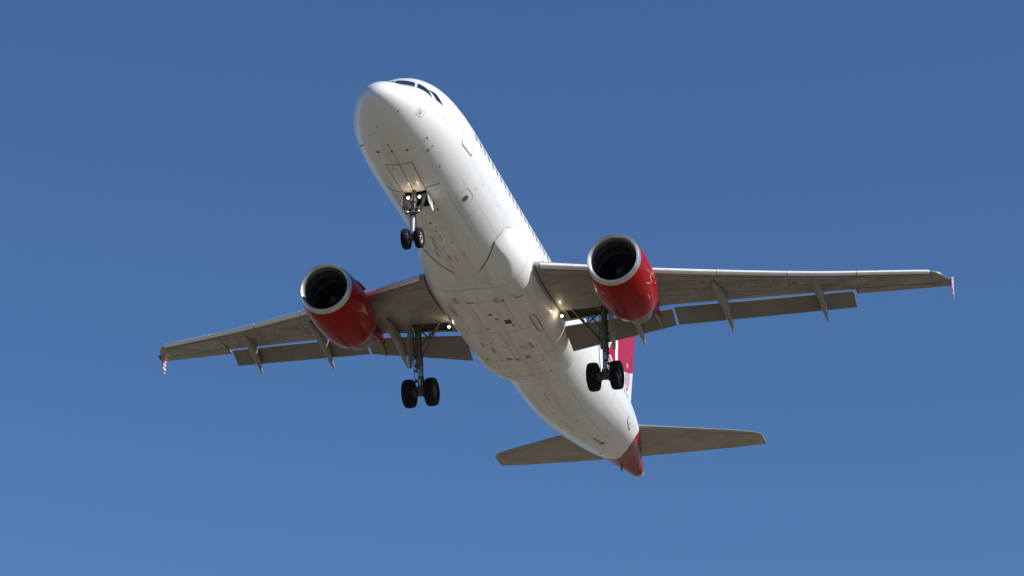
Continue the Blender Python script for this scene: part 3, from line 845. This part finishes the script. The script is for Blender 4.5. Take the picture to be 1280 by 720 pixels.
# ------------------------------------------------------------------ engines
def make_engine(s):
    x0, y0, z0 = 11.46, s * 5.76, -1.96
    ax = np.array([1, -s * .015, -.03]); ax /= np.linalg.norm(ax)
    o = np.array([x0, y0, z0])
    mb = MB()
    def scarf(mbx):
        for i, v in enumerate(mbx.v):
            d = v[0] - x0
            k = min(1.0, max(0.0, 1 - d / 1.05))
            mbx.v[i] = (v[0] - (.11 + .07 * (v[2] - z0) + .05 * s * (v[1] - y0)) * k, v[1], v[2])
    cowl = [(.20, 1.050), (.35, 1.085), (.6, 1.12), (.95, 1.150), (1.4, 1.165), (1.9, 1.155), (2.4, 1.115), (2.85, 1.045), (3.2, .965), (3.22, .945), (2.9, .93), (2.4, .95)]
    mb.revolve(cowl, o, ax, 96)
    e1 = np.array([0, 1.0, 0]); e2 = np.array([0, 0, 1.0])
    fr = pchip([c for c in cowl[:9]])
    fe = lambda d, a: o + ax * d + float(fr(d)) * np.array([0, math.sin(a) * 1.0, math.cos(a)])
    fo = lambda p: p - o - ax * np.dot(p - o, ax)
    for d in (1.15, 2.45):
        ribbon(mb, fe, [(d, a) for a in np.linspace(0, 2 * PI, 49)], .014, 1, outward=fo, step=.5)
    ribbon(mb, fe, [(1.15, PI), (3.15, PI)], .02, 1, outward=fo)
    for a in (-60, 60):
        ribbon(mb, fe, [(1.15, D(a)), (3.15, D(a))], .014, 1, outward=fo)
    for d in np.arange(1.35, 3.0, .38):
        for q in (-.035, .035): blob(mb, fe, (d, PI + q), .05, .022, 1, outward=fo)
    ribbon(mb, fe, [(a_, D(b_)) for a_, b_ in rrect(1.5, 2.0, 205, 222, .08, 2.5)], .012, 1, outward=fo, closed=True)
    ribbon(mb, fe, [(a_, D(b_)) for a_, b_ in rrect(1.45, 2.2, -150, -132, .08, 2.5)], .012, 1, outward=fo, closed=True)
    for q in range(5):
        blob(mb, fe, (1.7 + .09 * q, D(-126)), .025, .012, 2, outward=fo); blob(mb, fe, (1.62 + .09 * q, D(146)), .025, .012, 2, outward=fo)
    # white marks on the cowl side
    sd = -1   # both engines show them on the flank towards the sun side
    def wm(pts, w, mi=2): ribbon(mb, fe, [(a, D(b)) for a, b in pts], w, mi, outward=fo, off=.008)
    wm([(1.05, -118), (1.35, -111), (1.5, -101)], .022, 3); wm([(1.14, -99), (1.24, -103)], .035); wm([(1.30, -101), (1.38, -104)], .02)
    blob(mb, fe, (1.35, D(-128)), .03, .03, 1, outward=fo); blob(mb, fe, (1.6, D(-150)), .04, .03, 1, outward=fo); blob(mb, fe, (.7, D(150)), .035, .035, 2, outward=fo)
    blob(mb, fe, (1.9, D(-95)), .035, .02, 2, outward=fo); blob(mb, fe, (2.1, D(160)), .05, .03, 1, outward=fo)
    scarf(mb)
    e = mb.build('engine', ['red', 'redseam', 'white_mark', 'pinkish'], root)
    l = MB()
    l.revolve([(.24, .850), (.14, .868), (.06, .895), (.015, .930), (0, .962), (.012, .992), (.05, 1.018), (.12, 1.038), (.198, 1.0505)], o, ax, 96)
    scarf(l); l.build('inlet_lip', 'lip', e)
    l = MB(); l.revolve([(.241, .850), (.5, .848), (.53, .846), (.56, .862), (1.0, .866)], o, ax, 72); l.revolve([(.995, .8665), (1.0, .852), (1.06, .852), (1.065, .8665), (1.3, .868)], o, ax, 72, 1); l.revolve([(.52, .8485), (.525, .840), (.56, .840), (.565, .8605)], o, ax, 72, 1); scarf(l); l.build('inlet_duct', ['liner', 'fan_case'], e)
    l = MB()
    for k in range(36):
        a0 = 2 * PI * k / 36
        rows = []
        for r in (.26, .45, .65, .84):
            tw = rad(20 + 38 * (r - .26) / .58); ch = .17
            row = []
            for u in (-.5, 0, .5):
                da = u * ch * math.sin(tw) / r; dd = .02 * (u * u) + u * ch * math.cos(tw)
                a = a0 + da; row.append(o + ax * (1.12 + dd) + np.array([0, r * math.cos(a), r * math.sin(a)]))
            rows.append(row)
        l.grid(np.array(rows))
    l.revolve([(1.32, .1), (1.32, .862)], o, ax, 48)
    l.build('fan', 'fan', e)
    l = MB(); l.revolve([(.80, .003), (.83, .06), (.9, .12), (1.0, .19), (1.14, .265), (1.25, .27)], o, ax, 40); 
    sp = [(.86 + .22 * t, .09 + .14 * t, 5.0 * t) for t in np.linspace(0, 1, 16)]
    rows = []
    for dd, r, a in sp:
        ra = r + .006
        rows.append([o + ax * dd + np.array([0, ra * math.cos(a), ra * math.sin(a)]), o + ax * (dd + .012) + np.array([0, (ra + .012) * math.cos(a + .35), (ra + .012) * math.sin(a + .35)])])
    l.grid(np.array(rows), 1)
    l.build('fan_spinner', ['spinner', 'hub'], e)
    l = MB(); l.revolve([(2.3, .80), (2.9, .78), (3.3, .72), (3.8, .62), (4.25, .50), (4.27, .48), (3.9, .47)], o, ax, 64); l.build('exhaust_nozzle', 'hot', e)
    l = MB(); l.revolve([(3.8, .34), (4.3, .28), (4.7, .17), (5.0, .03)], o, ax, 48, 0, False, True); l.build('exhaust_plug', 'hot', e)
    l = MB()
    out = [(12.45, -.92), (12.9, -.72), (13.6, -.52), (14.5, -.36), (15.1, -.42), (17.9, -.80), (18.3, -1.05), (17.4, -1.22), (16.3, -1.50), (15.2, -1.62), (14.2, -1.45), (13.0, -1.30)]
    l.prism(out, y0 - .17, y0 + .17)
    l.build('pylon', 'red', e, smooth=False, bevel=.06)
    # chine on the inboard shoulder
    l = MB(); a = D(-s * 52)
    p = [fe(d, a) for d in (.75, 1.1, 1.7, 1.75)]; nn = np.array([0, math.sin(a), math.cos(a)])
    l.plate([p[0] - nn * .01, p[1] + nn * .07, p[2] + nn * .12, p[3] - nn * .02], np.cross(nn, ax), .018)
    l.build('engine_strake', 'red', e, smooth=False)
M['fan_case'] = plain('fan_case_ring', (0.09, 0.09, 0.09), 0.4, 0.3)
M['redseam'] = plain('cowl_seam', (0.10, 0.01, 0.01), 0.6)
M['pinkish'] = plain('thin_cowl_stroke', (0.75, 0.45, 0.45), 0.4)
for s in (1, -1): make_engine(s)

# ------------------------------------------------------------------ landing gear
def wheel(mbt, mbh, c, R, w, rr, out, dish=.25):
    """tyre and hub meshes, axle along y; out = +-1 which side the hub face shows"""
    c = np.array(c, float); h = w / 2
    pr = [(-h * .62, rr), (-h * .95, rr + (R - rr) * .25), (-h, rr + (R - rr) * .55), (-h * .86, R * .95), (-h * .62, R * .985), (-h * .3, R), (-h * .28, R - .012), (-h * .24, R), (-h * .05, R), (-h * .03, R - .012), (h * .03, R - .012), (h * .05, R), (h * .24, R), (h * .28, R - .012), (h * .3, R), (h * .62, R * .985), (h * .86, R * .95), (h, rr + (R - rr) * .55), (h * .95, rr + (R - rr) * .25), (h * .62, rr), (-h * .62, rr)]
    mbt.revolve(pr, c, (0, 1, 0), 48)
    mbh.revolve([(-h * .60, rr * 1.02), (-h * .66, rr * .93), (-h * .35, rr * .80), (-h * .30, rr * .45), (-h * .55, rr * .32), (-h * .58, .001)], c, (0, 1, 0), 32)
    mbh.revolve([(h * .60, rr * 1.02), (h * .66, rr * .93), (h * .35, rr * .80), (h * .30, rr * .45), (h * .55, rr * .32), (h * .58, .001)], c, (0, 1, 0), 32)
    for sgn in (-1, 1):
        for k in range(9):
            a = 2 * PI * k / 9
            p = c + np.array([math.cos(a) * rr * .64, sgn * h * .26, math.sin(a) * rr * .64])
            mbh.tube(p, p + [0, sgn * .05, 0], rr * .1, rr * .1, 8, 1)

# nose gear
ax_n = np.array([5.07, 0, -3.82])
mb = MB()
mb.tube((4.86, 0, -1.5), (4.98, 0, -2.85), .085, .085, 20)
mb.tube((4.97, 0, -2.72), (4.985, 0, -2.95), .115, .115, 20)
mb.tube((4.93, 0, -2.3), (4.94, 0, -2.4), .12, .12, 20)
mb.tube((4.975, 0, -2.9), (5.055, 0, -3.74), .055, .055, 20, 1)
mb.tube((5.05, 0, -3.66), (5.07, 0, -3.90), .085, .085, 16)
mb.tube((5.07, -.36, -3.82), (5.07, .36, -3.82), .045, .045, 12)
# torque links
for sgn in (-1, 1):
    mb.tube((5.06, sgn * .07, -2.95), (5.36, sgn * .03, -3.28), .025, .02, 8); mb.tube((5.36, sgn * .03, -3.28), (5.14, sgn * .07, -3.62), .02, .025, 8)
mb.tube((5.36, -.05, -3.28), (5.36, .05, -3.28), .03, .03, 8)
# steering cylinders, collar clutter
mb.tube((4.88, -.27, -2.86), (4.88, .27, -2.86), .045, .045, 12)
for sgn in (-1, 1):
    mb.tube((4.90, sgn * .12, -2.62), (4.9, sgn * .2, -2.72), .03, .03, 8)
    mb.box((4.98, sgn * .13, -2.75), (.1, .08, .16))
mb.path([(4.88, .1, -2.0), (4.86, .13, -2.5), (4.95, .11, -2.9), (4.99, .09, -3.3), (5.0, .07, -3.7)], .012, 6, 2)
mb.path([(4.88, -.1, -2.0), (4.86, -.12, -2.5), (4.95, -.12, -2.9)], .012, 6, 2)
ng = mb.build('nose_landing_gear', ['gear_light', 'nose_piston', 'black'], root)
for sgn in (-1, 1):
    b = MB()
    b.tube((5.75, sgn * .36, -1.55), (5.0, sgn * .10, -2.72), .035, .03, 10)
    b.build('drag_brace', 'gear', ng)
    b = MB()          # cross arm from the bay mouth down to the collar, shade painted into its near-black colour
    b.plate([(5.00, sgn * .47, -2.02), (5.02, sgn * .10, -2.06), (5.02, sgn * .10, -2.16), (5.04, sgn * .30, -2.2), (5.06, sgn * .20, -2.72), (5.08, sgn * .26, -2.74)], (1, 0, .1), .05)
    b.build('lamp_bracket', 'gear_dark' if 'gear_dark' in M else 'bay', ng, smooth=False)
    b = MB(); t = MB()
    wheel(t, b, (5.07, sgn * .25, -3.82), .382, .225, .195, sgn)
    t.build('tyre', 'tyre', ng); b.build('wheel_hub', ['hub', 'hub_dark'], ng)
    b = MB()
    b.plate([(5.08, sgn * .43, -1.93), (5.62, sgn * .44, -1.95), (5.62, sgn * .53, -2.42), (5.46, sgn * .545, -2.52), (5.08, sgn * .53, -2.36)], (0, 1, .16 * sgn), .03)
    for (xa, xb_, za) in ((5.16, 5.2, -2.12), (5.28, 5.34, -2.1), (5.4, 5.44, -2.14), (5.22, 5.26, -2.3), (5.36, 5.42, -2.3)):
        b.plate([(xa, sgn * .485, za), (xb_, sgn * .485, za), (xb_, sgn * .515, za - .14), (xa, sgn * .515, za - .14)], (0, 1, .16 * sgn), .036, 1)
    b.build('gear_door', ['white', 'hub_dark'], ng, smooth=False, bevel=.006)
    lamp('taxi_light', (4.92, sgn * .215, -2.20), .055, ng, power=1.8)
    lamp('turnoff_light', (4.98, sgn * .21, -2.76), .03, ng)

# main gear
def main_gear(s):
    y = s * 3.81
    top = np.array([17.02, s * 3.86, -1.05]); axl = np.array([17.70, y, -3.69]); d = (axl - top); d /= np.linalg.norm(d)
    mb = MB()
    P = lambda t: top + d * t
    mb.tube(P(-.1), P(1.55), .135, .125, 24); mb.tube(P(1.45), P(1.62), .165, .165, 24); mb.tube(P(.75), P(.88), .155, .155, 24)
    mb.tube(P(1.6), P(2.5), .085, .085, 20, 1); mb.tube(P(2.45), P(2.86), .13, .13, 20)
    mb.tube((axl[0], y - .62, axl[2]), (axl[0], y + .62, axl[2]), .075, .075, 16)
    for sgn in (-1, 1):
        mb.revolve([(-.1, .20), (.1, .20)], (axl[0], y + sgn * .24, axl[2]), (0, 1, 0), 24, 2, True, True)
        mb.tube(P(1.65) + [.12, sgn * .07, 0], P(2.05) + [.42, sgn * .03, 0], .03, .025, 8); mb.tube(P(2.05) + [.42, sgn * .03, 0], P(2.6) + [.1, sgn * .07, 0], .025, .03, 8)
    mb.tube(P(0) + [0, -s * .3, .05], P(0) + [0, s * .25, .05], .09, .09, 16)
    for q, r in ((.15, .014), (-.15, .016)):
        mb.path([P(.3) + [-.08, q, 0], P(.9) + [-.14, q, 0], P(1.5) + [-.13, q * 1.3, 0], P(2.0) + [-.16, q * 1.2, 0], P(2.5) + [-.12, q, 0], P(2.75) + [-.05, q * 1.4, 0]], r, 6, 3)
    mb.path([P(1.6) + [-.1, -.12, 0], P(1.85) + [-.2, -.2, 0], P(2.3) + [-.16, -.16, 0]], .014, 6, 3)
    for k in (.95, 1.2, 1.55, 1.75, 2.15, 2.6):
        mb.box(P(k) + [-.12, random.uniform(-.08, .08), 0], (.09, .16, .09), None, 0)
        mb.box(P(k + .08) + [.0, s * .15, 0], (.12, .07, .1), None, 0)
    g = mb.build('main_landing_gear', ['gear', 'chrome_d', 'hub_dark', 'black'], root)
    b = MB()
    b.tube((16.40, s * 2.74, -1.28), tuple(P(1.36) + [-.02, -s * .10, 0]), .055, .05, 12); 
    b.build('side_stay', 'gear', g)
    b = MB()
    mid = (np.array([16.40, s * 2.74, -1.28]) * .55 + (P(1.36)) * .45)
    b.tube(tuple(P(.12) + [-.12, 0, 0]), tuple(mid), .028, .028, 8); b.tube((16.9, s * 3.4, -1.12), tuple(mid), .02, .02, 8)
    b.tube((17.25, s * 3.3, -1.25), tuple(P(.95)), .035, .035, 10)
    b.build('lock_stay', 'gear', g)
    b = MB()
    yo = s * 4.16
    b.plate([(16.65, yo - s * .02, -1.12), (17.35, yo - s * .02, -1.20), (17.62, yo + s * .04, -2.0), (17.60, yo + s * .05, -2.62), (17.34, yo + s * .05, -2.72), (17.0, yo + s * .04, -2.2), (16.72, yo, -1.6)], (0, 1, .05), .045)
    b.tube((17.15, yo, -1.6), (17.15, s * 3.9, -1.6), .025, .025, 8); b.tube((17.4, yo + s * .03, -2.35), (17.35, s * 3.9, -2.35), .025, .025, 8)
    b.build('gear_leg_door', 'fairing', g, smooth=False)
    for k in (-1, 1):
        t = MB(); h = MB()
        wheel(t, h, (axl[0], y + k * .465, axl[2]), .575, .40, .29, k)
        t.build('tyre', 'tyre', g); h.build('wheel_hub', ['hub_dark', 'gear'], g)
M['chrome_d'] = plain('oily_piston', (0.30, 0.30, 0.30), 0.25, 0.9)
for s in (1, -1): main_gear(s)

# ------------------------------------------------------------------ tailplane
def lifting(name, st, mats, parent, seams=True, thk=.10):
    """st: list of (y, LE(x,z), TE(x,z)) for a tailplane"""
    mb = MB(); rows = []
    cs = (1 - np.cos(np.linspace(0, PI, 18))) / 2
    h = lambda c: 5 * thk * (.2969 * math.sqrt(c) - .126 * c - .3516 * c * c + .2843 * c ** 3 - .1036 * c ** 4)
    for y, le, te, k in st:
        le = np.array(le); te = np.array(te); d = te - le; L_ = np.linalg.norm(d); n = np.array([-d[1], d[0]]) / L_
        sec = [le + d * c + n * h(c) * L_ * k for c in cs[::-1]] + [le + d * c - n * h(c) * L_ * k for c in cs[1:]]
        rows.append([(p[0], y, p[1]) for p in sec])
    R_ = np.array(rows); mb.grid(R_)
    for e in (0, -1): mb.add(R_[e], [tuple(range(R_.shape[1]))])
    return mb
for s in (1, -1):
    mb = lifting('tailplane', [(s * .6, (31.60, .93), (35.02, .88), 1), (s * 1.6, (32.18, 1.02), (35.21, .98), 1), (s * 5.0, (34.13, 1.40), (35.95, 1.38), .9), (s * 5.85, (34.68, 1.49), (36.09, 1.49), .85), (s * 6.05, (34.86, 1.51), (36.12, 1.51), .7), (s * 6.20, (35.15, 1.53), (36.14, 1.53), .35)], 'grey', root)
    def ft(c, y):
        le = np.array([np.interp(y, [.6, 5.85], [31.60, 34.68]), np.interp(y, [.6, 5.85], [.93, 1.49])]); te = np.array([np.interp(y, [.6, 5.85], [35.02, 36.09]), np.interp(y, [.6, 5.85], [.88, 1.49])])
        hh = .5 * (.2969 * math.sqrt(c) - .126 * c - .3516 * c * c + .2843 * c ** 3 - .1036 * c ** 4) * np.linalg.norm(te - le)
        p = le + (te - le) * c; return np.array([p[0], s * y, p[1] - hh])
    out = lambda p: np.array([0, 0, -1.0])
    ribbon(mb, ft, [(.68, y) for y in np.linspace(1.3, 5.8, 12)], .03, 1, outward=out, step=.4)
    ribbon(mb, ft, [(.10, y) for y in np.linspace(1.3, 5.8, 12)], .02, 1, outward=out, step=.4)
    tp = mb.build('tailplane', ['stab', 'seamw'], root)

# ------------------------------------------------------------------ tail fin
FINH = [(1.6, 28.6, 35.35), (2.4, 29.5, 35.42), (4.2, 30.98, 35.62), (5.25, 31.85, 35.75), (7.0, 33.45, 35.98), (7.75, 34.2, 36.08), (7.95, 34.5, 36.10)]
def fin_section(z):
    zs = [a[0] for a in FINH]
    return np.interp(z, zs, [a[1] for a in FINH]), np.interp(z, zs, [a[2] for a in FINH])
def fin_pt(c, z, s):
    a, b = fin_section(z); L_ = b - a; c = min(max(c, 0), 1)
    h = .5 * (.2969 * math.sqrt(c) - .126 * c - .3516 * c * c + .2843 * c ** 3 - .1036 * c ** 4) * L_
    if z > 7.75: h *= 1 - (z - 7.75) / .25
    return np.array([a + L_ * c, s * h, z])
mb = MB()
cs = (1 - np.cos(np.linspace(0, PI, 20))) / 2
call = list(cs[::-1]) + list(cs[1:]); side = [-1] * len(cs) + [1] * (len(cs) - 1)
zb = lambda c: 3.35 + 2.1 * c          # the colour change rises towards the rudder
lo = np.array([[fin_pt(c, 1.6 + (zb(c) - 1.6) * t, sg) for c, sg in zip(call, side)] for t in np.linspace(0, 1, 12)])
hi = np.array([[fin_pt(c, zb(c) + (7.75 - zb(c)) * t, sg) for c, sg in zip(call, side)] for t in np.linspace(0, 1, 12)] + [[fin_pt(c, z, sg) for c, sg in zip(call, side)] for z in (7.85, 7.95)])
P = hi
mb.grid(lo, 0); mb.grid(hi, 1)
mb.add(P[-1], [tuple(range(P.shape[1]))], 1)
def fp(x, z):
    a, b = fin_section(z); return fin_pt((x - a) / (b - a), z, -1)
fpo = lambda p: np.array([0, -1.0, 0])
def fr_(pts, w, mi): ribbon(mb, fp, pts, w, mi, outward=fpo, off=.01, step=.1)
# white strokes on the red field
fr_([(32.12, 4.2), (32.15, 4.6), (32.25, 5.2), (32.36, 5.78), (32.85, 6.9)], .36, 2)
fr_([(31.30, 4.50), (31.45, 4.75), (31.66, 5.01), (31.78, 5.1)], .12, 2)
fr_([(31.12, 4.2), (31.3, 4.12), (31.5, 3.95), (31.6, 3.8)], .16, 2)
blob(mb, fp, (34.26, 5.10), .09, .13, 2, outward=fpo)
# red upright strokes in the white band below
fr_([(34.02, 4.66), (34.06, 4.15), (34.16, 3.96), (34.3, 3.9), (34.46, 3.98), (34.56, 4.2), (34.62, 4.92)], .09, 3)
fr_([(34.30, 4.78), (34.31, 4.15)], .09, 3); fr_([(34.88, 5.03), (34.84, 4.3)], .07, 3)
fr_([(33.5, 2.5), (34.0, 4.6)], .02, 4)
mb.build('tail_fin', ['white', 'tail_red', 'white_mark', 'red_mark', 'faint'], root)
